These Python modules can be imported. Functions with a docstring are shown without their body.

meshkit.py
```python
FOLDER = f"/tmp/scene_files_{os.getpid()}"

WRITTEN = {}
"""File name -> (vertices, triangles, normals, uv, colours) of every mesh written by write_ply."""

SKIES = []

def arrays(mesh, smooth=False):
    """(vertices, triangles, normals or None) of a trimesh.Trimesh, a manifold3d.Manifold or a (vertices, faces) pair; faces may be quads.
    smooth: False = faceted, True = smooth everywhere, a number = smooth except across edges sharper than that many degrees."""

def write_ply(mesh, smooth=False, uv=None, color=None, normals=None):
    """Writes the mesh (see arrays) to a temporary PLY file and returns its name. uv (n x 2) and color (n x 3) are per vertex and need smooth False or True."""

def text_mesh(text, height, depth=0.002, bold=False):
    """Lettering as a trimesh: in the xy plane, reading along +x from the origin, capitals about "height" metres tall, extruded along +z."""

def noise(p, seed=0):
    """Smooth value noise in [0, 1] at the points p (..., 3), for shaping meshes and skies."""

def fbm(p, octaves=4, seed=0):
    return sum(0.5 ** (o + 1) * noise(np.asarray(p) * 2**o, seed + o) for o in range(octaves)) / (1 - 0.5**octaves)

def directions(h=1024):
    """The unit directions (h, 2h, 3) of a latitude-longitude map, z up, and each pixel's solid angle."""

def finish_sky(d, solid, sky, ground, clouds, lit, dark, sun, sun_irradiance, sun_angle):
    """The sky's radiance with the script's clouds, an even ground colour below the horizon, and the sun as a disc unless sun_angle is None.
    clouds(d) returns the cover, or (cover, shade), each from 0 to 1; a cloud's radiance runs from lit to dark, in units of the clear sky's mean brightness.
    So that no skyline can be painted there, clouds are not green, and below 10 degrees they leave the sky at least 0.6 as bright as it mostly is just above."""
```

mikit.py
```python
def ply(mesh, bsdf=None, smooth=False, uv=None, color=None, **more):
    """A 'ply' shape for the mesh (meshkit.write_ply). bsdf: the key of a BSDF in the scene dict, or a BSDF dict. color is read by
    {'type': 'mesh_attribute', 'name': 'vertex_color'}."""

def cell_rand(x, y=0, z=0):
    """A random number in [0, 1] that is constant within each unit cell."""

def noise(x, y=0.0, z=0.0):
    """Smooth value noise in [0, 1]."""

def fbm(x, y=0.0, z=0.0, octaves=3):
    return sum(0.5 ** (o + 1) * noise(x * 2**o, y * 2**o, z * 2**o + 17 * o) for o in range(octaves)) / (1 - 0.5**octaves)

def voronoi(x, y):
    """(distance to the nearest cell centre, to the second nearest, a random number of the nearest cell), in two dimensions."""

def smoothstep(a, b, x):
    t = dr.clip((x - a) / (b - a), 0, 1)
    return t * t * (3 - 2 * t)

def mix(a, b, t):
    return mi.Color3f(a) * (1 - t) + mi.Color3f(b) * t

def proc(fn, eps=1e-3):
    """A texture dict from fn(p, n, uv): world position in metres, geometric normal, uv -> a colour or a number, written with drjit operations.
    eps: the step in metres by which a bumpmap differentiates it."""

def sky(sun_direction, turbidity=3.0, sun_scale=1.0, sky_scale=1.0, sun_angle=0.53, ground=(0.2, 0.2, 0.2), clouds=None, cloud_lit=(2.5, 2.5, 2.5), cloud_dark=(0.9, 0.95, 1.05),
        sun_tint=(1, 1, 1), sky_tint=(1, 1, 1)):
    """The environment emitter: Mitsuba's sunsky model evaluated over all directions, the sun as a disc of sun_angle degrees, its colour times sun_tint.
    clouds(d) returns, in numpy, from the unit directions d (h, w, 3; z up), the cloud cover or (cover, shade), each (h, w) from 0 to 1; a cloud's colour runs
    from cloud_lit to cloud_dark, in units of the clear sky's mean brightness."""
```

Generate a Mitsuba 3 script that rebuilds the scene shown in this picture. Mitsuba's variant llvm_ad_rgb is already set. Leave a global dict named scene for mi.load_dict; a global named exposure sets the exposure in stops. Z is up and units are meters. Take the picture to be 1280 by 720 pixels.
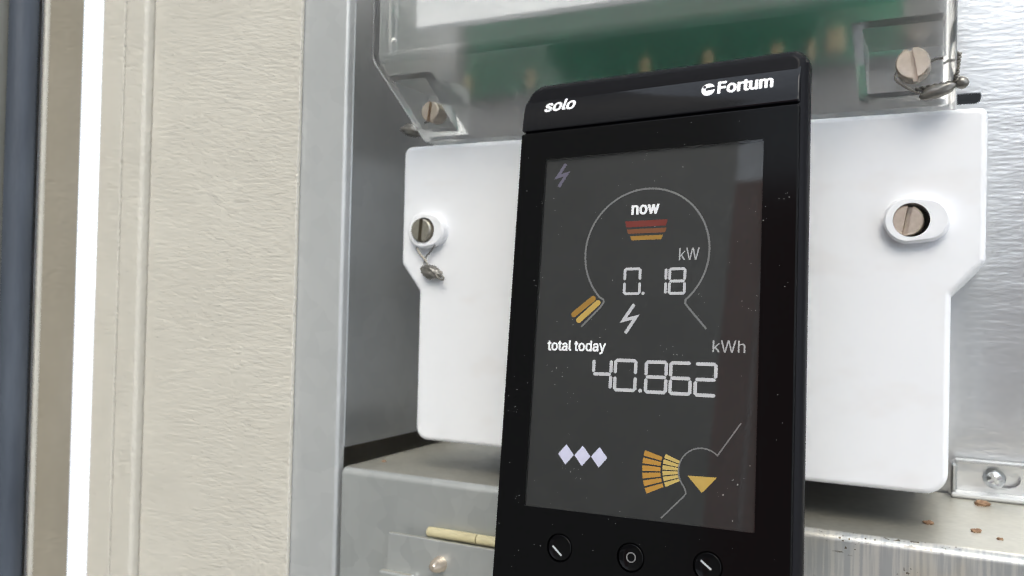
import math, random
import numpy as np
import trimesh
import manifold3d as m3
import drjit as dr
import mitsuba as mi
from shapely.geometry import Polygon, LineString, Point, box as sbox
from shapely import affinity
import meshkit, mikit
from mikit import ply, proc, noise, fbm, cell_rand, smoothstep, mix

T = mi.ScalarTransform4f
rng = random.Random(7)
nrg = np.random.default_rng(7)

# ------------------------------------------------------------------ camera, sky, exposure
# x to the right along the cabinet's back, y into the cabinet (metres from the lens), z up
scene, labels = {"type": "scene"}, {}
scene["camera"] = {
    "type": "thinlens", "aperture_radius": 0.0009, "focus_distance": 0.218, "fov": 60.8, "fov_axis": "x", "near_clip": 0.005, "far_clip": 200.0,
    "to_world": T().look_at(origin=[0, 0, 0], target=[-0.44829, 0.89376, 0.015199], up=[-0.014245, -0.024143, 0.999607]),
}


def overcast(d):
    n = meshkit.fbm(d * np.array([2.2, 2.2, 4.0]) + 3.0, 4, 5)
    return np.ones(d.shape[:2]), np.clip((n - 0.42) * 1.6, 0, 0.55)


scene["sky"] = mikit.sky((0.30, -0.80, 0.80), turbidity=4, sun_scale=0.3, sun_angle=30, clouds=overcast, sun_tint=(0.86, 0.96, 1.10), cloud_lit=(2.27, 2.5, 2.77),
                         ground=(0.62, 0.62, 0.64))
exposure = 2.55


# ------------------------------------------------------------------ helpers
def numbered(key):
    if key not in scene and key not in labels and not any(k.startswith(key + "__") for k in scene):
        return key
    n = 1
    while True:
        k = f"{key}_{n:03d}"
        if k not in scene and k not in labels and not any(q.startswith(k + "__") for q in scene):
            return k
        n += 1


def thing(name, label, category, group=None, kind=None):
    key = numbered(name)
    labels[key] = {"label": label, "category": category}
    if group:
        labels[key]["group"] = group
    if kind:
        labels[key]["kind"] = kind
    return key


def part(parent, name, mesh, bsdf, smooth=30, label=None, kind=None, **more):
    key = numbered(f"{parent}__{name}") if parent else name
    scene[key] = ply(mesh, bsdf, smooth=smooth, **more)
    if label:
        labels[key] = {"label": label}
    if kind:
        labels.setdefault(key, {})["kind"] = kind
    return key


def mani(mesh):
    return m3.Manifold(m3.Mesh(np.asarray(mesh.vertices, np.float32), np.asarray(mesh.faces, np.uint32)))


def tri(m):
    if isinstance(m, trimesh.Trimesh):
        return m
    q = m.to_mesh()
    return trimesh.Trimesh(np.array(q.vert_properties[:, :3]), np.array(q.tri_verts), process=False)


def cat(*ms):
    return trimesh.util.concatenate([tri(m) for m in ms])


def box(x0, x1, y0, y1, z0, z1, bev=0.0006):
    """a box with small chamfered edges"""
    pts = []
    for a, sx in ((x0, 1), (x1, -1)):
        for b, sy in ((y0, 1), (y1, -1)):
            for c, sz in ((z0, 1), (z1, -1)):
                pts += [(a, b + sy * bev, c + sz * bev), (a + sx * bev, b, c + sz * bev), (a + sx * bev, b + sy * bev, c)]
    return tri(m3.Manifold.hull_points(np.array(pts, np.float64)))


def round_poly(points, radii, n=8):
    """polygon (counter-clockwise) with rounded corners"""
    pts, out = [np.array(p, float) for p in points], []
    for i, p in enumerate(pts):
        r = radii[i] if hasattr(radii, "__len__") else radii
        a, b = pts[i - 1] - p, pts[(i + 1) % len(pts)] - p
        a /= np.linalg.norm(a)
        b /= np.linalg.norm(b)
        half = math.acos(np.clip(a @ b, -1, 1)) / 2
        if r <= 0:
            out.append(p)
            continue
        t, c = r / math.tan(half), p + (a + b) / np.linalg.norm(a + b) * r / math.sin(half)
        s, e = p + a * t - c, p + b * t - c
        a0 = math.atan2(s[1], s[0])
        da = (math.atan2(e[1], e[0]) - a0 + math.pi) % (2 * math.pi) - math.pi
        out += [c + r * np.array([math.cos(a0 + da * k / n), math.sin(a0 + da * k / n)]) for k in range(n + 1)]
    return np.array(out)


def inset(p, d):
    n = len(p)
    e = np.roll(p, -1, 0) - p
    e /= np.linalg.norm(e, axis=1, keepdims=True)
    nr = np.stack([-e[:, 1], e[:, 0]], 1)
    prev = np.roll(nr, 1, 0)
    b = nr + prev
    b /= (1 + (nr * prev).sum(1))[:, None]
    return p + b * d


def loft(poly, layers, cap=True):
    """layers: (inset, height) from back to front; poly counter-clockwise seen from +z"""
    n, v, f = len(poly), [], []
    for d, z in layers:
        q = inset(poly, d)
        v.append(np.column_stack([q, np.full(n, z)]))
    for k in range(len(layers) - 1):
        a = np.arange(n) + k * n
        b = np.roll(np.arange(n), -1) + k * n
        f += [np.column_stack([a, b, b + n]), np.column_stack([a, b + n, a + n])]
    if cap:
        for k, flip in ((0, True), (len(layers) - 1, False)):
            q = inset(poly, layers[k][0])
            vv, ff = trimesh.creation.triangulate_polygon(Polygon(q), engine="earcut")
            # match to ring vertices
            idx = np.array([np.argmin(((q - p) ** 2).sum(1)) for p in vv])
            ff = idx[ff]
            e1, e2 = q[ff[:, 1]] - q[ff[:, 0]], q[ff[:, 2]] - q[ff[:, 0]]
            s = e1[:, 0] * e2[:, 1] - e1[:, 1] * e2[:, 0]
            ff = np.where((s < 0)[:, None], ff[:, ::-1], ff)
            f.append((ff[:, ::-1] if flip else ff) + k * n)
    return trimesh.Trimesh(np.vstack(v), np.vstack(f), process=False)


def rounded(r, depth, n=5, back=0.0):
    """layers of an extrusion whose front edge is rounded with radius r, front face at height 0"""
    out = [(0.0, -depth + back)] if not back else [(back, -depth), (0.0, -depth + back)]
    out += [(r - r * math.cos(k / n * math.pi / 2), -r + r * math.sin(k / n * math.pi / 2)) for k in range(n + 1)]
    return out


def face(mesh, x, y, z, spin=0.0):
    """local (x right, y up, z out) -> standing in the cabinet, z out towards the viewer"""
    m = tri(mesh).copy()
    if spin:
        m.apply_transform(trimesh.transformations.rotation_matrix(math.radians(spin), [0, 0, 1]))
    v = np.array(m.vertices)
    m.vertices = np.column_stack([v[:, 0] + x, y - v[:, 2], v[:, 1] + z])
    return m


def extrude(shape, depth, z=0.0):
    ms = [trimesh.creation.extrude_polygon(g, depth, engine="earcut") for g in getattr(shape, "geoms", [shape])]
    m = trimesh.util.concatenate(ms)
    m.apply_translation([0, 0, z])
    return m


def tube(points, r, sides=8, closed=False):
    p = np.asarray(points, float)
    if len(p) > 2:
        # Catmull-Rom
        q = []
        ext = np.vstack([2 * p[0] - p[1], p, 2 * p[-1] - p[-2]])
        for i in range(1, len(ext) - 2):
            for t in np.linspace(0, 1, 7)[:-1]:
                a, b, c, d = ext[i - 1:i + 3]
                q.append(0.5 * (2 * b + (c - a) * t + (2 * a - 5 * b + 4 * c - d) * t * t + (3 * b - a - 3 * c + d) * t ** 3))
        p = np.vstack([q, p[-1:]])
    t = np.gradient(p, axis=0)
    t /= np.linalg.norm(t, axis=1, keepdims=True) + 1e-12
    up = np.array([0.3, 0.2, 0.93])
    a = np.cross(t, up)
    a /= np.linalg.norm(a, axis=1, keepdims=True) + 1e-12
    b = np.cross(t, a)
    ang = np.arange(sides) * 2 * np.pi / sides
    ring = p[:, None] + r * (np.cos(ang)[None, :, None] * a[:, None] + np.sin(ang)[None, :, None] * b[:, None])
    v = ring.reshape(-1, 3)
    i, j = np.meshgrid(np.arange(len(p) - 1), np.arange(sides), indexing="ij")
    q = np.stack([i * sides + j, (i + 1) * sides + j, (i + 1) * sides + (j + 1) % sides, i * sides + (j + 1) % sides], -1).reshape(-1, 4)
    f = np.vstack([q[:, [0, 1, 2]], q[:, [0, 2, 3]]])
    v = np.vstack([v, p[:1], p[-1:]])
    n0, n1, L = len(v) - 2, len(v) - 1, (len(p) - 1) * sides
    k = np.arange(sides)
    f = np.vstack([f, np.column_stack([np.full(sides, n0), k, (k + 1) % sides]), np.column_stack([np.full(sides, n1), L + (k + 1) % sides, L + k])])
    return trimesh.Trimesh(v, f, process=False)


def twisted(p0, p1, r, turns=4, amp=0.0004, n=40):
    """two strands twisted round each other"""
    p0, p1 = np.array(p0, float), np.array(p1, float)
    d = (p1 - p0) / np.linalg.norm(p1 - p0)
    a = np.cross(d, [0.2, 0.9, 0.3])
    a /= np.linalg.norm(a)
    b = np.cross(d, a)
    out = []
    for s in (0, math.pi):
        t = np.linspace(0, 1, n)
        ph = t * turns * 2 * math.pi + s
        out.append(tube(p0 + (p1 - p0) * t[:, None] + amp * (np.cos(ph)[:, None] * a + np.sin(ph)[:, None] * b), r, 6))
    return cat(*out)


def blob(size, seed, amp=0.25, sub=2):
    m = trimesh.creation.icosphere(subdivisions=sub)
    v = np.array(m.vertices)
    v *= 1 + amp * (meshkit.fbm(v * 1.7 + seed * 3.1, 3, seed) - 0.5)[:, None] * 2
    m.vertices = v * np.array(size)
    return m


def disc(r, h, bev=0.0003, seg=40):
    return m3.Manifold.cylinder(h - bev, r, r, seg) + m3.Manifold.cylinder(bev, r, r - bev, seg).translate([0, 0, h - bev])


def slotted_head(r, h, slot=0.0011, deep=0.0011):
    return disc(r, h, r * 0.1) - m3.Manifold.cube([4 * r, slot, 2 * deep], True).translate([0, 0, h])


# ------------------------------------------------------------------ materials
def bs(key, d):
    scene[key] = d


def rgb(*c):
    return {"type": "rgb", "value": list(c)}


def V(fn, eps=1e-3):
    return proc(fn, eps)


bs("m_black_gloss", {"type": "twosided", "b": {"type": "principled", "base_color": rgb(.0035, .0035, .004), "roughness": 0.12, "specular": 0.12}})
bs("m_black_case", {"type": "twosided", "b": {"type": "principled", "base_color": rgb(.008, .008, .010), "roughness": 0.38, "specular": 0.10}})
bs("m_header", {"type": "twosided", "b": {"type": "principled", "base_color": rgb(.006, .006, .008), "roughness": 0.08, "specular": 0.3}})


def lcd_colour(p, n, uv):
    t = fbm(p.x * 90, p.y * 90, p.z * 90, 3)
    return mix((.022, .023, .0235), (.028, .0285, .029), t)


bs("m_lcd", {"type": "twosided", "b": {"type": "principled", "base_color": V(lcd_colour), "roughness": 0.5, "specular": 0.1}})
bs("m_pane", {"type": "thindielectric", "int_ior": 1.33})
for nm, c in dict(white=(.80, .80, .82), segment=(.48, .48, .50), unit=(.38, .38, .39), arc=(.16, .16, .162), diamond=(.56, .56, .70), red=(.155, .030, .024),
                  orange=(.17, .065, .030), gold=(.30, .165, .035), amber=(.42, .22, .045), amber_pale=(.50, .37, .12), mauve=(.125, .115, .16), sand=(.46, .31, .085),
                  silver=(.45, .45, .46)).items():
    bs("m_ink_" + nm, {"type": "twosided", "b": {"type": "diffuse", "reflectance": rgb(*c)}})


def white_plastic(p, n, uv):
    smudge = smoothstep(0.55, 0.8, fbm(p.x * 60, p.y * 30, p.z * 90, 4))
    return mix((.765, .775, .80), (.745, .745, .76), smudge)


bs("m_white", {"type": "twosided", "b": {"type": "principled", "base_color": V(white_plastic), "roughness": 0.35, "specular": 0.5}})
bs("m_meter_base", {"type": "twosided", "b": {"type": "roughplastic", "diffuse_reflectance": rgb(.20, .195, .19), "alpha": 0.25}})
bs("m_faceplate", {"type": "twosided", "b": {"type": "roughplastic", "diffuse_reflectance": rgb(.84, .84, .85), "alpha": 0.2}})
bs("m_clear", {"type": "principled", "base_color": rgb(.99, 1.0, .995), "spec_trans": 0.945, "roughness": 0.17, "eta": 1.5})


def pcb(p, n, uv):
    t = fbm(p.x * 300, p.y * 300, p.z * 300, 3)
    tr = smoothstep(0.45, 0.55, noise(p.x * 420, 0, p.z * 90))
    return mix((.012, .115, .060), (.020, .17, .095), t * 0.6 + tr * 0.4)


bs("m_pcb", {"type": "twosided", "b": {"type": "principled", "base_color": V(pcb), "roughness": 0.35}})
bs("m_brass", {"type": "twosided", "b": {"type": "principled", "base_color": rgb(.40, .33, .18), "metallic": 0.5, "roughness": 0.35}})


def nickel(p, n, uv):
    t = fbm(p.x * 900, p.y * 900, p.z * 900, 3)
    return mix((.56, .47, .38), (.76, .66, .56), t)


bs("m_nickel", {"type": "twosided", "b": {"type": "principled", "base_color": V(nickel), "metallic": 0.85, "roughness": 0.33}})


def nickel2(p, n, uv):
    t = fbm(p.x * 900, p.y * 900, p.z * 900, 3)
    return mix((.40, .37, .31), (.58, .54, .46), t)


bs("m_nickel_grey", {"type": "twosided", "b": {"type": "principled", "base_color": V(nickel2), "metallic": 0.9, "roughness": 0.28}})
bs("m_chrome", {"type": "twosided", "b": {"type": "principled", "base_color": rgb(.68, .69, .70), "metallic": 1.0, "roughness": 0.22}})


def lead(p, n, uv):
    t = fbm(p.x * 700, p.y * 700, p.z * 700, 3)
    return mix((.14, .135, .125), (.36, .34, .31), t)


bs("m_lead", {"type": "twosided", "b": {"type": "principled", "base_color": V(lead), "metallic": 0.75, "roughness": 0.32}})
bs("m_wire", {"type": "twosided", "b": {"type": "principled", "base_color": rgb(.20, .19, .17), "metallic": 0.8, "roughness": 0.4}})
bs("m_rubber_black", {"type": "twosided", "b": {"type": "principled", "base_color": rgb(.012, .012, .012), "roughness": 0.5}})


def zinc_colour(p, n, uv):
    a = fbm(p.x * 45, p.y * 45, p.z * 45, 4)
    b = noise(p.x * 600, p.y * 200, p.z * 700)
    return mix((.64, .65, .66), (.78, .785, .79), a * 0.75 + b * 0.25)


def zinc_bump(p, n, uv):
    return 0.00007 * fbm(p.x * 330, p.y * 330, p.z * 1250, 3) + 0.00008 * noise(p.x * 90, p.y * 90, p.z * 260)


bs("m_zinc", {"type": "twosided", "b": {"type": "bumpmap", "t": V(zinc_bump, 2e-4), "scale": 1.0,
                                       "b": {"type": "principled", "base_color": V(zinc_colour), "metallic": 0.92, "roughness": 0.3}}})


def zinc_smooth_colour(p, n, uv):
    a = fbm(p.x * 30, p.y * 30, p.z * 12, 4)
    b = mikit.voronoi(p.x * 160 + p.y * 190 + 0.8 * fbm(p.x * 200, p.y * 200, p.z * 200, 2), p.z * 150)[2]
    return mix((.47, .485, .49), (.62, .63, .63), a * 0.8 + b * 0.2)


bs("m_zinc_smooth", {"type": "twosided", "b": {"type": "principled", "base_color": V(zinc_smooth_colour), "metallic": 0.9, "roughness": 0.36}})


bs("m_zinc_flange", {"type": "twosided", "b": {"type": "principled", "base_color": V(zinc_smooth_colour), "metallic": 0.45, "roughness": 0.42}})


def zinc_old_colour(p, n, uv):
    """weathered zinc: dull film, vertical run stains and small dark pits on the front, dust lying on top"""
    a = fbm(p.x * 60, p.y * 60, p.z * 25, 4)
    dust = smoothstep(0.93, 0.99, n.z)
    run = fbm(p.x * 1300, 3.0, p.z * 45, 4)
    yellow = smoothstep(0.45, 0.7, fbm(p.x * 70 + 5, 1.0, p.z * 40, 3))
    pits = smoothstep(0.72, 0.78, noise(p.x * 1300, p.y * 1300, p.z * 1700)) * smoothstep(0.5, 0.62, fbm(p.x * 60 + 3.4, p.y * 30, p.z * 90, 2))
    right = smoothstep(-0.06, -0.02, p.x + 0.02 * fbm(p.x * 90, p.y * 90, p.z * 90, 2))
    c = mix((.40, .42, .42), (.54, .555, .55), a * 0.6 + 0.4 * mikit.voronoi(p.x * 170 + 0.7 * fbm(p.x * 200, p.y * 200, p.z * 200, 2), p.z * 160 + p.y * 160)[2])
    stain = mix((.60, .585, .545), (.40, .41, .41), smoothstep(0.3, 0.7, run))
    stain = stain * (1 - yellow * 0.6) + mi.Color3f(.54, .47, .34) * (yellow * 0.6)
    right = right * (1 - dust)
    c = c * (1 - right * 0.85) + stain * (right * 0.85)
    c = c * (1 - pits * right) + mi.Color3f(.12, .10, .07) * (pits * right)
    grit = noise(p.x * 900, p.y * 900, p.z * 900)
    dc = mix((.36, .345, .29), (.48, .46, .39), a * 0.6 + grit * 0.4)
    return c * (1 - dust * 0.8) + dc * (dust * 0.8)


bs("m_zinc_old", {"type": "twosided", "b": {"type": "bumpmap", "t": V(lambda p, n, uv: 0.00005 * fbm(p.x * 700, p.y * 300, p.z * 150, 3), 2e-4), "scale": 1.0,
                                           "b": {"type": "principled", "base_color": V(zinc_old_colour), "metallic": 0.6, "roughness": 0.36}}})


def beige_colour(p, n, uv):
    a = fbm(p.x * 40, p.y * 40, p.z * 40, 3)
    return mix((.52, .495, .437), (.585, .56, .497), a)


def peel(p, n, uv):
    return 0.0005 * fbm(p.x * 800, p.y * 800, p.z * 1250, 2)


bs("m_beige", {"type": "twosided", "b": {"type": "bumpmap", "t": V(peel, 2e-4), "scale": 1.0,
                                        "b": {"type": "principled", "base_color": V(beige_colour), "roughness": 0.42, "specular": 0.4}}})
bs("m_concrete", {"type": "twosided", "b": {"type": "diffuse", "reflectance": V(lambda p, n, uv: mix((.10, .097, .095), (.17, .165, .16), fbm(p.x * 3, p.y * 3, p.z * 3, 4)))}})
bs("m_asphalt", {"type": "twosided", "b": {"type": "diffuse", "reflectance": V(lambda p, n, uv: mi.Color3f(.045 + .05 * fbm(p.x * 40, p.y * 40, 0, 3)))}})
bs("m_red_timber", {"type": "twosided", "b": {"type": "diffuse", "reflectance": V(lambda p, n, uv: mix((.20, .052, .038), (.30, .085, .06), fbm(p.x * 12, p.y, p.z * 1.5, 3)))}})
bs("m_beige_brown", {"type": "twosided", "b": {"type": "bumpmap", "t": V(peel, 2e-4), "scale": 1.0,
                                              "b": {"type": "principled", "base_color": V(lambda p, n, uv: mix((.27, .235, .175), (.34, .30, .235), fbm(p.x * 40, p.y * 90, p.z * 25, 3))), "roughness": 0.45}}})
bs("m_olive", {"type": "twosided", "b": {"type": "principled", "base_color": V(lambda p, n, uv: mix((.20, .20, .175), (.25, .245, .215), fbm(p.x * 60, p.y * 60, p.z * 60, 3))), "roughness": 0.5}})
bs("m_gasket", {"type": "twosided", "b": {"type": "principled", "base_color": V(lambda p, n, uv: mix((.028, .036, .052), (.075, .09, .115), fbm(p.x * 200, p.y * 200, p.z * 25, 3))), "roughness": 0.55}})
bs("m_rust", {"type": "twosided", "b": {"type": "principled", "base_color": V(lambda p, n, uv: mix((.13, .07, .04), (.36, .23, .14), noise(p.x * 1500, p.y * 1500, p.z * 1500))), "roughness": 0.8}})
bs("m_bar", {"type": "twosided", "b": {"type": "principled", "base_color": V(lambda p, n, uv: mix((.42, .37, .22), (.55, .50, .32), fbm(p.x * 300, p.y * 300, p.z * 300, 3))), "roughness": 0.45}})
bs("m_speck", {"type": "twosided", "b": {"type": "diffuse", "reflectance": rgb(.30, .30, .29)}})

BACK = 0.315          # the cabinet's back panel
FLOOR, ROOF = -0.30, 0.60

# ------------------------------------------------------------------ the cabinet
cab = thing("meter_cabinet", "beige painted steel cabinet frame with bare galvanised lining behind the meter", "cabinet")
slot = Polygon([(.0012, .0668), (.0065, .0668), (.0078, .0674), (.0082, .0690), (.0080, .0702), (.0066, .0704), (.0012, .0704)])
sheet = sbox(-0.3035, FLOOR, 0.2, ROOF).difference(slot)
part(cab, "back_panel", face(extrude(sheet, 0.0015, -0.0015), 0, BACK, 0), "m_zinc", smooth=False, label="bright rolled zinc back panel with a dark slot beside the seal")
part(cab, "slot_shade_sheet", box(-.004, .014, BACK + .012, BACK + .014, .060, .077), "m_rubber_black")  # black sheet behind the slot stands in for the shade inside it
part(cab, "side_panel", box(-0.1880, -0.1865, 0.2452, BACK, -.0520, ROOF, .0002), "m_zinc_smooth", label="dim bluish zinc side wall left of the meter")
part(cab, "side_panel", box(0.2, 0.2015, 0.2432, BACK, FLOOR, ROOF, .0002), "m_zinc_smooth")
part(cab, "roof_panel", box(-0.3045, 0.30, 0.2305, BACK + .004, ROOF + .001, ROOF + .004), "m_beige")
part(cab, "floor_panel", box(-0.3045, 0.30, 0.2305, BACK + .004, FLOOR - .004, FLOOR - .001), "m_beige")
# galvanised flange with its rolled right edge
prof = round_poly([(-.2080, .2415), (-.1865, .2415), (-.1865, .2450), (-.2080, .2450)], [0, .0014, 0, 0], 8)
fl = loft(prof, [(0, FLOOR), (0, ROOF)])
part(cab, "flange", fl, "m_zinc_flange", label="flat galvanised strip between the beige frame and the side wall")
# beige frame sheet and the raised edge fold left of it
part(cab, "frame_panel", box(-0.2788, -0.2056, 0.2395, 0.2412, FLOOR, ROOF, .0003), "m_beige", label="wide beige frame strip with orange peel paint")
prof = round_poly([(-.3046, .2360), (-.2912, .2360), (-.2912, .2440), (-.3046, .2440)], [.0011, .0005, 0, 0], 6)
part(cab, "edge_fold", loft(prof, [(0, FLOOR), (0, ROOF)]), "m_beige")
prof = round_poly([(-.2908, .2361), (-.2795, .2361), (-.2795, .2440), (-.2908, .2440)], [.0005, .0016, 0, 0], 6)
part(cab, "edge_fold", loft(prof, [(0, FLOOR), (0, ROOF)]), "m_beige")
part(cab, "outer_side", box(-0.3040, -0.3025, 0.2442, BACK + .004, FLOOR, ROOF, .0002), "m_beige")
part(cab, "outer_side", box(0.30, 0.3015, 0.2300, BACK + .004, FLOOR, ROOF, .0002), "m_beige")
part(cab, "frame_panel", box(0.2020, 0.2998, 0.2395, 0.2412, FLOOR, ROOF, .0003), "m_beige")

# ------------------------------------------------------------------ the open door at the left
door = thing("cabinet_door", "cabinet door standing open at the far left with dark rubber gasket", "door")
prof = round_poly([(-.3155, .2205), (-.3145, .2205), (-.3145, .2350), (-.3153, .2360), (-.3390, .2360), (-.3390, .2345), (-.3155, .2345)], 0)
part(door, "return_lip", loft(prof, [(0, FLOOR), (0, ROOF)]), "m_beige_brown", label="brownish beige fold along the hinge side of the door")
part(door, "lip_edge", box(-.3160, -.3143, .2190, .2206, FLOOR, ROOF, .0003), "m_beige")
part(door, "inner_panel", box(-0.3270, -0.3255, -0.62, 0.2205, FLOOR, ROOF, .0003), "m_olive")
part(door, "outer_panel", box(-0.3400, -0.3385, -0.62, 0.2343, FLOOR, ROOF, .0003), "m_beige")
part(door, "gasket", tube([(-.3205, .2140, FLOOR), (-.3205, .2140, ROOF)], .0052, 20), "m_gasket", label="thick dark rubber gasket on the open door")

# ------------------------------------------------------------------ unseen asphalt added before the cabinet to darken reflections from below
scene["added_asphalt_path"] = ply(box(-3.6, 4.0, -4.1, 0.10, -1.45, -1.40, .004), "m_asphalt", smooth=False)
labels["added_asphalt_path"] = {"label": "added dark asphalt path in front of the cabinet, darkens reflections from below", "category": "path", "kind": "structure"}

# ------------------------------------------------------------------ a red timber wall added unseen behind the viewer to tint the screen reflection
sh = thing("added_timber_wall", "added red timber wall behind the viewer, gives the screen its reddish reflection", "wall")
for k in range(11):
    x = -3.4 + k * .26
    part(sh, "board", box(x, x + .25, -4.22 + .012 * (k % 2), -4.18 + .012 * (k % 2), -1.4, 2.0, .004), "m_red_timber")

gw = thing("added_concrete_wall", "added grey concrete wall behind the viewer, darkens reflections in the back panel", "wall")  # unseen wall, added so the lower back panel mirrors something dark
part(gw, "slab", box(-.45, 3.9, -5.0, -4.8, -1.4, 1.0, .005), "m_concrete")
part(gw, "coping", box(-.50, 3.95, -5.05, -4.75, 1.001, 1.06, .008), "m_concrete")

# ------------------------------------------------------------------ galvanised box under the meter
lb = thing("galvanised_box", "stained galvanised box under the meter with a dusty top ledge", "box")
LF, LZ, LX = 0.2420, -0.0580, -0.1848
prof = round_poly([(LF, -.20), (BACK - .002, -.20), (BACK - .002, LZ), (LF, LZ)], [0, 0, 0, .0026], 8)
m = loft(prof, [(.0003, 0), (0, .0003), (0, .40)])
v = np.array(m.vertices)
m.vertices = np.column_stack([LX + v[:, 2], v[:, 0], v[:, 1]])
m.invert() if m.volume < 0 else None
part(lb, "housing", m, "m_zinc_old")
part(lb, "hinge_leaf", face(loft(round_poly([(-.1611, -.125), (-.05, -.125), (-.05, -.0755), (-.1611, -.0755)], .0005, 2), rounded(.0003, .0012, 2)), 0, .2358, 0), "m_zinc_old",
     label="plain zinc plate on the front of the box")
for x0, x1 in ((-.1478, -.1302), (-.1298, -.1100)):
    part(lb, "hinge_barrel", face(m3.Manifold.cylinder(x1 - x0, .00165, .00165, 20).rotate([0, 90, 0]), x0, .2395, -.0743), "m_bar", label="yellowed hinge barrel above the plate")
rivet = trimesh.creation.revolve(np.array([(0.0, .0050), (.0008, .0049), (.0015, .0042), (.0021, .0028), (.0024, .0010), (.0025, 0), (0, 0)])[::-1], sections=24)
part(lb, "stud", face(rivet, -.1411, .2358, -.0826), "m_nickel", label="small domed metal stud on the plate")
part(lb, "lower_fold", box(-.1625, -.1500, .2330, .2357, -.0895, -.0872, .0005), "m_zinc_old")
part(lb, "foot_shelf", box(-.150, .10, .185, .2400, -.1300, -.1275, .0004), "m_zinc_old")

# ------------------------------------------------------------------ bracket beside the meter
br = thing("mounting_bracket", "narrow zinc bracket strip at the right above the ledge", "bracket")
pl = Polygon([(.0006, -.0578), (.14, -.0578), (.14, -.0466), (.0022, -.0466), (.0006, -.0476)]).difference(affinity.scale(Point(.0163, -.0515).buffer(.0036), 1.15, .85))
part(br, "strip", face(extrude(pl, .0012), 0, .3130, 0), "m_zinc")
part(br, "top_fold", box(.0022, .14, .3085, .3118, -.0470, -.0462, .0002), "m_zinc_smooth")
part(br, "bottom_fold", box(.0012, .14, .3060, .3118, -.0578, -.0562, .0005), "m_zinc_flange")
part(br, "end_tab", box(.0012, .0029, .3065, .3118, -.0560, -.0474, .0006), "m_zinc_smooth")
dome = trimesh.creation.revolve(np.array([(0, .0026), (.0012, .0024), (.0023, .0018), (.0030, .0009), (.0032, 0.0), (0, 0)])[::-1], sections=32)
cross = m3.Manifold.cube([.0042, .0011, .004], True) + m3.Manifold.cube([.0011, .0042, .004], True)
part(br, "screw", face(mani(dome) - cross.translate([0, 0, .0027]), .0132, .3108, -.0515, 28), "m_chrome", label="cross head screw in a wide slotted hole")

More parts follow.
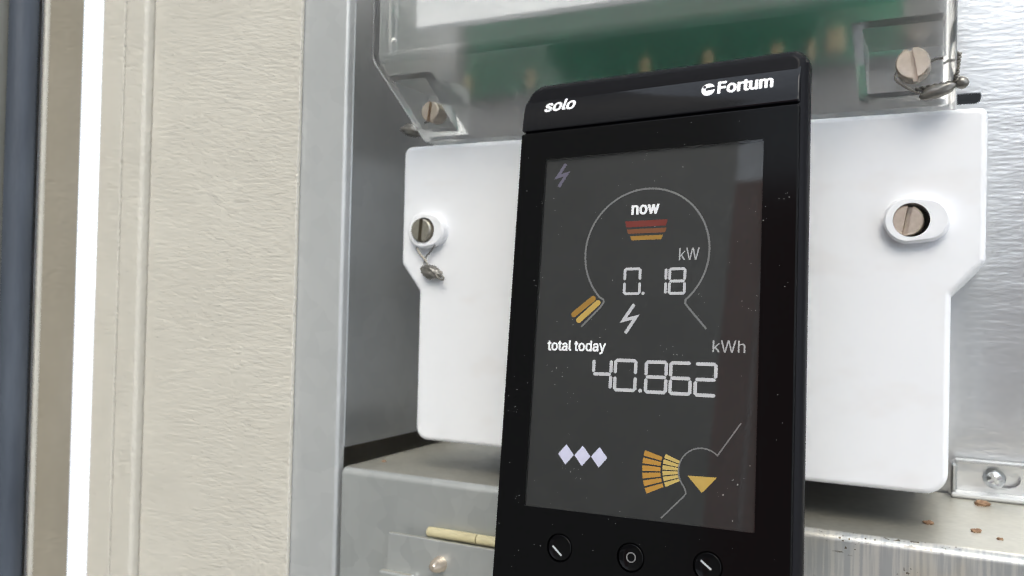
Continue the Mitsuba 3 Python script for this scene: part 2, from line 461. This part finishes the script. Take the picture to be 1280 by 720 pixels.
# ------------------------------------------------------------------ rust flakes on the ledge
for x, y, s, lab in ((-.0043, .2652, .0010, "brown rust flake on the ledge nearest the display"),
                     (.0098, .2995, .0017, "largest rust flake on the ledge just under the bracket screw"),
                     (.0072, .2625, .0010, "brown rust flake near the front edge of the ledge at the right"),
                     (.0124, .2570, .0006, "tiny dark rust crumb nearest the ledge's front edge"),
                     (-.1786, .2579, .0007, "dark crumb on the left end of the ledge")):
    k = thing("rust_flake", lab, "rust flake")
    b = blob((s * 1.25, s, s * .6), int(abs(x) * 1e5) % 91, .6)
    b.apply_translation([x, y, LZ + s * .28])
    scene[k] = ply(b, "m_rust", smooth=40)

# ------------------------------------------------------------------ the electricity meter
mt = thing("electricity_meter", "electricity meter with clear upper cover and white lower cover behind the display", "electricity meter")
CF = 0.25
poly = round_poly([(-.1608, -.0473), (.0003, -.0473), (.0003, .0044), (.0080, .0128), (.0080, .0521), (-.1682, .0521), (-.1682, .0120), (-.1608, .0027)],
                  [.0042, .0058, .0009, .0022, .0021, .0030, .0024, .0012], 7)
cover = mani(loft(poly, rounded(.0016, .0640, 6)))


def boss_shape(r, ext):
    return Point(0, 0).buffer(r, 32).union(Point(ext, 0).buffer(r * .92, 32)).convex_hull


def ring_poly(shape, n=64):
    q = np.array(shape.exterior.coords)[:-1]
    q = q if Polygon(q).exterior.is_ccw else q[::-1]
    return q


SL, SR = (-.1576, .0230), (-.0098, .0234)
cups = []
for (sx, sz), ext, hole in ((SL, .0026, .0043), (SR, .0042, .0044)):
    outer = mani(loft(ring_poly(boss_shape(.0060, ext)), [(0, -.004), (0, .0032), (.0006, .0038)]))
    cups.append((outer, hole, ext, sx, sz))
cav = []
for (outer, hole, ext, sx, sz) in cups:
    cover = cover - m3.Manifold.cylinder(.03, hole, hole, 40).translate([sx + (.0007 if ext > .003 else .0003), sz, -.012])
cover = cover - m3.Manifold.cube([.1565, .050, .070]).translate([-.1586, -.0600, -.0725])
part(mt, "terminal_block", box(-.1500, -.0100, .2680, BACK - .004, -.0330, .0450, .001), "m_rubber_black")
part(mt, "terminal_cover", face(cover, 0, CF, 0), "m_white", smooth=35, label="white lower cover with stepped sides and two screw cups")
for (outer, hole, ext, sx, sz) in cups:
    dx = .0007 if ext > .003 else .0003
    o = outer - m3.Manifold.cylinder(.03, hole, hole, 40).translate([dx, 0, -.01])
    part(mt + "__terminal_cover", "screw_cup", face(o, sx, CF + .0002, sz), "m_white", smooth=35)
    bottom = m3.Manifold.cylinder(.002, hole + .0005, hole + .0005, 32)
    part(mt + "__terminal_cover", "cup_bottom", face(bottom, sx + dx, CF + .0115, sz), "m_meter_base")
hd = slotted_head(.0038, .0100, .0013, .0034)
part(mt, "screw", face(hd, SL[0] + .0001, CF + .0050, SL[1], 86), "m_nickel_grey", label="slotted screw in the left cup of the white cover")
part(mt, "screw", face(hd, SR[0] - .0002, CF + .0068, SR[1], 80), "m_nickel", label="slotted screw in the right cup of the white cover")

# clear upper cover: a hollow shell whose lower front slopes outwards and has two screw pockets
XL, XR = -.1608, .0008
TOP = .150


def shell(x0, x1, g, r):
    prof = round_poly([(.2500 + g, .0532 + g * .6), (.2800, .0532 + g * .6), (.2800, TOP), (.2190 + g, TOP), (.2190 + g, .0730 + g * .3)], [r + .0004, r + .0004, r + .0004, r + .0004, r + .0025], 6)
    k = [(r * (1 - math.sin(a)), r * (1 - math.cos(a))) for a in np.linspace(0, math.pi / 2, 5)]
    lay = k + [(d, x1 - x0 - z) for d, z in reversed(k)]
    a = mani(loft(prof, lay))
    # local z -> x ; local x -> y ; local y -> z
    return a.transform([[0, 0, 1, x0], [1, 0, 0, 0], [0, 1, 0, 0]])


def brick(x0, x1, y0, y1, z0, z1):
    return m3.Manifold.cube([x1 - x0, y1 - y0, z1 - z0]).translate([x0, y0, z0])


th = .0024
outer = shell(XL, XR, 0, .0020)
inner = shell(XL + th, XR - th, th, .0006) + brick(XL + th, XR - th, .2570, .2900, .0540 + th, TOP + .01) + brick(XL + th, XR - th, .2190 + th, .29, .09, TOP + .01)
for x0, x1 in ((XL + .0036, -.1452), (-.0200, XR - .0030)):
    outer = outer - brick(x0, x1, .20, .2480, .0565, .0682)
    inner = inner - brick(x0 - th, x1 + th, .20, .2480 + th, .0565 - th, .0682 + th)
clear = outer - inner
part(mt, "clear_cover", clear, "m_clear", smooth=30, label="clear plastic cover over the top of the meter")
part(mt, "base", box(XL + .006, XR - .006, .2830, BACK - .003, .0540, TOP, .001), "m_meter_base")
part(mt, "inner_wall", box(XL + .0035, XR - .0035, .2655, .2680, .0568, .1200, .0004), "m_meter_base")
part(mt, "faceplate", box(-.1507, -.0105, .2290, .2318, .0835, TOP - .002, .0010), "m_faceplate")
pc = part(mt, "circuit_board", box(-.1500, -.0125, .2600, .2616, .0700, .1050, .0002), "m_pcb", label="green circuit board inside the clear cover")
for x in (-.1476, -.1240, -.0850, -.0655, -.0455, -.0360):
    w = .0014 if x < -.04 else .0010
    part(pc, "terminal", box(x - w, x + w, .2570, .2600, .0708, .0765, .0004), "m_brass")
part(pc, "terminal", box(-.0318, -.0272, .2560, .2600, .0720, .0790, .0008), "m_brass", label="large yellow terminal at the right of the circuit board")
# side rib loop seen at the upper left
part(mt, "rib", tube([(-.1562, .2245, TOP - .002), (-.1562, .2245, .0815), (-.1556, .2245, .0802), (-.1545, .2245, .0802), (-.1538, .2245, .0815), (-.1538, .2245, TOP - .002)], .00055, 8), "m_clear")
hd2 = slotted_head(.0033, .0058, .0011, .0030)
part(mt, "screw", face(hd2, -.1530, .2476, .0616, 82), "m_nickel", label="slotted screw at the lower left corner of the clear cover")
hd2 = slotted_head(.0041, .0058, .0012, .0030)
part(mt, "screw", face(hd2, -.0092, .2476, .0628, 100), "m_nickel", label="slotted screw at the lower right corner of the clear cover")

# ------------------------------------------------------------------ lead seals on their wires
s1 = thing("wire_seal", "lead seal and wire on the right screw of the clear cover", "seal")
y = .2425
part(s1, "wire", tube([(-.0128, y, .0612), (-.0132, y, .0592), (-.0115, y, .0575), (-.0088, y, .0556), (-.0060, y, .0546)], .00032), "m_wire")
part(s1, "wire", tube([(-.0058, y, .0626), (-.0040, y, .0634), (-.0022, y, .0636), (-.0010, y, .0646), (.0004, y, .0650), (.0014, y, .0640)], .00032), "m_wire")
part(s1, "twist", twisted((.0013, y, .0643), (.0006, y, .0570), .0003, 4, .0004), "m_wire")
part(s1, "twist", twisted((-.0085, y, .0560), (.0004, y, .0572), .0003, 3, .0003), "m_wire")
b = blob((.0044, .0016, .0017), 3, .25)
b.apply_transform(trimesh.transformations.rotation_matrix(math.radians(-16), [0, 1, 0]))
b.apply_translation([-.0034, y - .0006, .0552])
part(s1, "seal", b, "m_lead", smooth=40)
b = blob((.0016, .0014, .0016), 5, .15)
b.apply_translation([.0020, y + .0006, .0571])
part(s1, "seal", b, "m_lead", smooth=40)
s2 = thing("wire_seal", "crumpled lead seal hanging below the left screw of the white cover", "seal")
y = .2478
part(s2, "wire", tube([(-.1612, .2482, .0188), (-.1600, y, .0165), (-.1584, y, .0145), (-.1568, y, .0128), (-.1560, y, .0110)], .00036), "m_wire")
part(s2, "wire", tube([(-.1528, .2470, .0182), (-.1548, y, .0162), (-.1568, y, .0140), (-.1575, y, .0118)], .00026), "m_wire")
b = blob((.0039, .0017, .0021), 9, .45, 3)
b.apply_transform(trimesh.transformations.rotation_matrix(math.radians(14), [0, 1, 0]))
b.apply_translation([-.1545, .2478, .0092])
part(s2, "seal", b, "m_lead", smooth=40)
part(s2, "wire", tube([(-.1520, .2465, .0083), (-.1502, .2462, .0068), (-.1488, .2462, .0066), (-.1490, .2462, .0076), (-.1505, .2462, .0077)], .0003), "m_wire")
s3 = thing("wire_seal", "dull lead seal left of the clear cover's lower left corner", "seal")
b = blob((.0048, .0022, .0022), 12, .3, 3)
b.apply_transform(trimesh.transformations.rotation_matrix(math.radians(10), [0, 1, 0]))
b.apply_translation([-.1688, .2560, .0590])
part(s3, "seal", b, "m_lead", smooth=40)
part(s3, "wire", tube([(-.1655, .2545, .0582), (-.1630, .2510, .0578), (-.1600, .2470, .0580), (-.1570, .2455, .0588), (-.1545, .2455, .0592)], .00032), "m_wire")

# ------------------------------------------------------------------ the handheld energy display, leaning on the meter
dv = thing("energy_display", "black handheld energy display with a grey screen leaning on the meter", "energy display")
A = np.array([[.99886548, -.02164900, -.04241546], [-.03904045, .13775583, -.98969651], [.02726892, .99022960, .13675435]])
O = np.array([-.06842477, .20689335, -.03027792])
U = 0.001


def dev(mesh):
    m = tri(mesh).copy()
    m.vertices = (np.array(m.vertices) * U) @ A.T + O
    return m


def dpart(parent, name, mesh, mat, **k):
    return part(parent, name, dev(mesh), mat, **k)


W = 38.9
body = round_poly([(-W, -49), (39.1, -49), (39.1, 94.2), (-W, 94.2)], [6, 6, 4.4, 6.4], 10)
dpart(dv, "case", loft(body, [(4.2, -15), (3.0, -14), (2.2, -12), (0, -5.6), (0, -4.6), (.15, -3.7), (.55, -2.8), (1.1, -2.1), (1.9, -1.5), (2.6, -1.25)]), "m_black_case")
# header piece with a front that curves back towards the top
hp = round_poly([(-38.0, 79.6), (37.4, 79.6), (37.4, 92.0), (-38.0, 92.0)], [.6, .6, 3.0, 5.0], 8)
hm = mani(loft(hp, rounded(.5, 2.0, 4))).refine_to_length(1.2)
hm = tri(hm)
v = np.array(hm.vertices)
s = np.clip((v[:, 1] - 80.5) / 11, 0, 1)
v[:, 2] -= np.where(v[:, 2] > -1.9, 2.6 * s ** 2.2 * np.clip((v[:, 2] + 2) / 2, 0, 1), 0)
v[:, 2] -= 0.0
hm.vertices = v


def head_z(yv):
    return -2.6 * np.clip((yv - 80.5) / 11, 0, 1) ** 2.2


hd_key = dpart(dv, "header", hm, "m_header", smooth=40)
# front frame round the screen
fr = round_poly([(-38.0, -47.6), (37.4, -47.6), (37.4, 79.0), (-38.0, 79.0)], [5, 5, .6, .6], 8)
frame = mani(loft(fr, rounded(.35, 2.0, 4)))
win = (-29.9, 29.2, -22.0, 71.0)
frame = frame - m3.Manifold.cube([win[1] - win[0], win[3] - win[2], 10]).translate([win[0], win[2], -5])
BTN = ((-19.2, -31.3), (-.2, -31.2), (18.7, -30.8))
for bx, by in BTN:
    frame = frame - m3.Manifold.cylinder(10, 3.55, 3.55, 48).translate([bx, by, -5])
dpart(dv, "front_frame", frame, "m_black_gloss", smooth=30)
sc = dpart(dv, "screen", box(win[0] - .8, win[1] + .8, win[2] - .8, win[3] + .8, -1.7, -1.15, .05), "m_lcd", label="dark grey screen showing power now and the total for today")
dpart(dv, "screen_window", trimesh.Trimesh([(win[0], win[2], -.12), (win[1], win[2], -.12), (win[1], win[3], -.12), (win[0], win[3], -.12)], [(0, 1, 2), (0, 2, 3)], process=False), "m_pane", smooth=False)
SH, SY = -.43, 1.0056   # the screen lies a little behind the front


def lcd(name, shape, ink, label=None):
    shape = affinity.affine_transform(shape, [1.0056, 0, 0, SY, SH, 0])
    dpart(sc, name, extrude(shape, .06, -1.15), "m_ink_" + ink, smooth=False, label=label)


def stroke(points, w, cap="flat", join="round"):
    return LineString(points).buffer(w / 2, cap_style=cap, join_style=join)


def words(parent, name, text, x0, x1, y0, ink, z, bold=False, slant=0.0, height=None, squeeze=None, rise=0.0, bend=None, depth=.06, fat=0.0):
    m = meshkit.text_mesh(text, 1.0, 1.0, bold=bold)
    v = np.array(m.vertices)
    v[:, 0] += slant * v[:, 1]
    v[:, 0] -= v[:, 0].min()
    k = (x1 - x0) / v[:, 0].max()
    v[:, 0] *= k
    v[:, 1] *= (height if height else k)
    v[:, 0] += x0
    v[:, 1] += y0 + rise * (v[:, 0] - x0)
    zz = z if bend is None else bend(v[:, 1]) + z
    v[:, 2] = zz + v[:, 2] * depth
    m.vertices = v
    if fat:
        ms = []
        for i, (dx, dy) in enumerate(((0, 0), (1, 0), (-1, 0), (0, .7), (0, -.7))):
            q = m.copy()
            q.apply_translation([dx * fat, dy * fat, .006 * i])
            ms.append(q)
        m = cat(*ms)
    dpart(parent, name, m, "m_ink_" + ink, smooth=False)


def lcd_words(name, text, x0, x1, y0, ink, **k):
    words(sc, name, text, x0 * 1.0056 + SH, x1 * 1.0056 + SH, y0 * SY, ink, -1.15, **k)


def lightning(cx, cy, h, w):
    p = [(.18, .5), (-.42, -.06), (.38, .06), (-.2, -.5)]
    return stroke([(cx + a * h * .62, cy + b * h) for a, b in p], w, "square", "mitre")


lcd("symbol", lightning(-24.4, 66.0, 5.6, .85), "mauve", "faint mauve lightning bolt")
lcd("symbol", lightning(-3.1, 26.9, 6.7, .85), "segment", "light grey lightning bolt under the power figure")
cx, cy, r = .2, 44.0, 16.55
arc = [(cx + r * math.cos(math.radians(t)), cy + r * math.sin(math.radians(t))) for t in np.linspace(-45, 225, 90)]
arc = [(16.6, 24.5), (12.4, 29.2), (11.1, 30.8), (11.2, 31.7)] + arc[0:] + [(-10.6, 31.9), (-10.5, 31.0), (-11.6, 29.6), (-16.4, 24.8)]
lcd("dial_line", stroke(arc, .48), "arc")
lcd_words("caption", "now", -3.95, 3.4, 54.0, "white", bold=True, height=3.05, fat=.08)
lcd_words("unit", "kW", 9.1, 14.3, 41.6, "unit", height=3.1)
lcd_words("caption", "total today", -25.85, -9.3, 18.55, "white", bold=True, height=2.6, fat=.03)
lcd_words("unit", "kWh", 18.3, 26.1, 18.9, "unit", height=2.9)
for (xa, xb, y0, y1), ink in (((-5.5, 5.65, 50.72, 52.1), "red"), ((-4.9, 5.5, 49.0, 49.95), "orange"), ((-3.9, 4.55, 47.25, 48.15), "gold")):
    lcd("level_bar", Polygon([(xa, y1), (xb, y1), (xb - .35, y0), (xa + .35, y0)]).buffer(.12), ink)
for (a, b) in (((-18.7, 28.0), (-13.5, 32.1)), ((-17.2, 26.5), (-12.1, 31.0))):
    lcd("level_bar", stroke([a, b], 1.5, "round"), "gold" if b[1] > 32 else "sand")

SEG = {"0": "abcdef", "1": "bc", "2": "abged", "4": "fgbc", "6": "acdefg", "8": "abcdefg"}


def seven(ch, x0, y0, w, h, t):
    hw, o, g = t / 2, t * .55, t * .22
    xm, ym = x0 + w, y0 + h / 2
    ends = {"a": ((x0 + o, y0 + h - hw), (xm - o, y0 + h - hw)), "g": ((x0 + o, ym), (xm - o, ym)), "d": ((x0 + o, y0 + hw), (xm - o, y0 + hw)),
            "f": ((x0 + hw, ym + o), (x0 + hw, y0 + h - o)), "e": ((x0 + hw, y0 + o), (x0 + hw, ym - o)),
            "b": ((xm - hw, ym + o), (xm - hw, y0 + h - o)), "c": ((xm - hw, y0 + o), (xm - hw, ym - o))}
    out = []
    for s in SEG[ch]:
        (xa, ya), (xb, yb) = ends[s]
        dx, dy = (g, 0) if ya == yb else (0, g)
        k = hw * .75
        if ya == yb:
            out.append(Polygon([(xa + dx - k, ya), (xa + dx, ya + hw), (xb - dx, ya + hw), (xb - dx + k, ya), (xb - dx, ya - hw), (xa + dx, ya - hw)]))
        else:
            out.append(Polygon([(xa, ya + dy - k), (xa + hw, ya + dy), (xa + hw, yb - dy), (xa, yb - dy + k), (xa - hw, yb - dy), (xa - hw, ya + dy)]))
    from shapely import union_all
    return union_all(out)


for ch, xa, xb, ya, yb in (("0", -5.35, -.55, 32.95, 40.05), ("1", 4.6, 6.3, 32.9, 39.9), ("8", 6.55, 11.15, 32.9, 39.8)):
    lcd("digit", seven(ch, xa, ya, xb - xa, yb - ya, .72), "segment")
lcd("decimal_point", Point(.1, 33.35).buffer(.42), "segment")
for ch, xa, xb, ya, yb in (("4", -12.75, -7.1, 8.75, 16.7), ("0", -6.8, -.55, 8.5, 16.75), ("8", 1.4, 7.4, 8.3, 16.55), ("6", 7.7, 13.5, 8.2, 16.5), ("2", 13.95, 19.7, 8.1, 16.4)):
    lcd("digit", seven(ch, xa, ya, xb - xa, yb - ya, .86), "segment")
lcd("decimal_point", Point(.45, 8.95).buffer(.5), "segment")
for k in range(3):
    x = -18.75 + 4.58 * k
    lcd("diamond", Polygon([(x - 2.2, -8.07), (x, -5.55), (x + 2.2, -8.07), (x, -10.6)]), "diamond")
c2, r2 = (16.55, -9.5), 5.55
a2 = [(c2[0] + r2 * math.cos(math.radians(t)), c2[1] + r2 * math.sin(math.radians(t))) for t in np.linspace(48, 222, 60)]
lcd("dial_line", stroke([(25.6, 2.5), (21.0, -4.3), (20.6, -4.85)] + a2 + [(12.9, -14.2), (12.95, -14.9), (12.3, -15.7), (7.1, -21.1)], .34), "arc")
for ra, rb, ink, n, t0, t1 in ((5.75, 9.55, "amber_pale", 6, 157, 207), (10.05, 14.7, "amber", 6, 163, 206)):
    step = (t1 - t0) / n
    for k in range(n):
        u0, u1 = math.radians(t0 + step * k + .9), math.radians(t0 + step * (k + 1) - .9)
        q = [(c2[0] + R * math.cos(t), c2[1] + R * math.sin(t)) for R, t in ((ra, u0), (rb, u0), (rb, (u0 + u1) / 2), (rb, u1), (ra, u1))]
        lcd("gauge_segment", Polygon(q), ink)
lcd("pointer", Polygon([(13.4, -10.65), (20.15, -10.5), (16.85, -14.15)]).buffer(.08), "sand")

# lettering on the header
words(hd_key, "lettering", "solo", -31.4, -22.1, 85.0, "white", .02, bold=True, slant=.18, height=3.2, fat=.1, bend=head_z)
words(hd_key, "lettering", "Fortum", 17.4, 31.0, 84.1, "white", .02, bold=True, height=3.15, fat=.14, bend=head_z)
sym = Point(14.9, 85.5).buffer(1.75, 24).difference(stroke([(14.3, 85.55), (17.5, 85.9)], .75)).union(Point(14.6, 85.5).buffer(.0001))
sm = extrude(sym.difference(Point(13.9, 86.3).buffer(.38)), .06)
v = np.array(sm.vertices)
v[:, 2] += head_z(v[:, 1]) + .02
sm.vertices = v
dpart(hd_key, "emblem", sm, "m_ink_white", smooth=False)

# buttons
for i, (bx, by) in enumerate(BTN):
    prof = np.array([(0, -.55), (1.6, -.5), (2.5, -.35), (3.0, -.15), (3.25, -.3), (3.35, -.7), (3.35, -1.8), (0, -1.8)])[::-1]
    m = trimesh.creation.revolve(prof, sections=48)
    m.apply_translation([bx, by, 0])
    bk = dpart(dv, "button", m, "m_black_gloss", smooth=50)
    if i == 1:
        s = Point(bx, by).buffer(1.25, 24).difference(Point(bx, by).buffer(.95, 24))
    else:
        s = stroke([(bx - 2.1, by + .2), (bx + .5, by - 1.9)] if i == 0 else [(bx - 1.75, by + 1.2), (bx + .75, by - .6)], .42)
    mm = extrude(s, .12, -.48)
    dpart(bk, "mark", mm, "m_ink_silver" if i != 1 else "m_ink_arc", smooth=False)

# dust specks on the glass and frame
specks, spots = [], [(rng.uniform(-37, 37), rng.uniform(-46, 78)) for _ in range(120)]
for _ in range(16):
    cx0, cy0 = rng.uniform(-35, 35), rng.uniform(-44, 76)
    spots += [(cx0 + rng.gauss(0, 1.3), cy0 + rng.gauss(0, 1.3)) for _ in range(6)]
for x, yv in spots:
    if abs(x) > 37 or not -47 < yv < 78.5:
        continue
    inside = win[0] < x < win[1] and win[2] < yv < win[3]
    r = rng.uniform(.04, .12) * (1.7 if rng.random() < .07 else 1)
    b = trimesh.creation.icosphere(subdivisions=0, radius=1)
    b.vertices = np.array(b.vertices) * [r, r * rng.uniform(.6, 1.4), r * .4] + [x, yv, (-.12 if inside else 0.0) + r * .3]
    specks.append(b)
dpart(dv, "dust", cat(*specks), "m_speck", smooth=False, label="pale dust specks", kind="stuff")
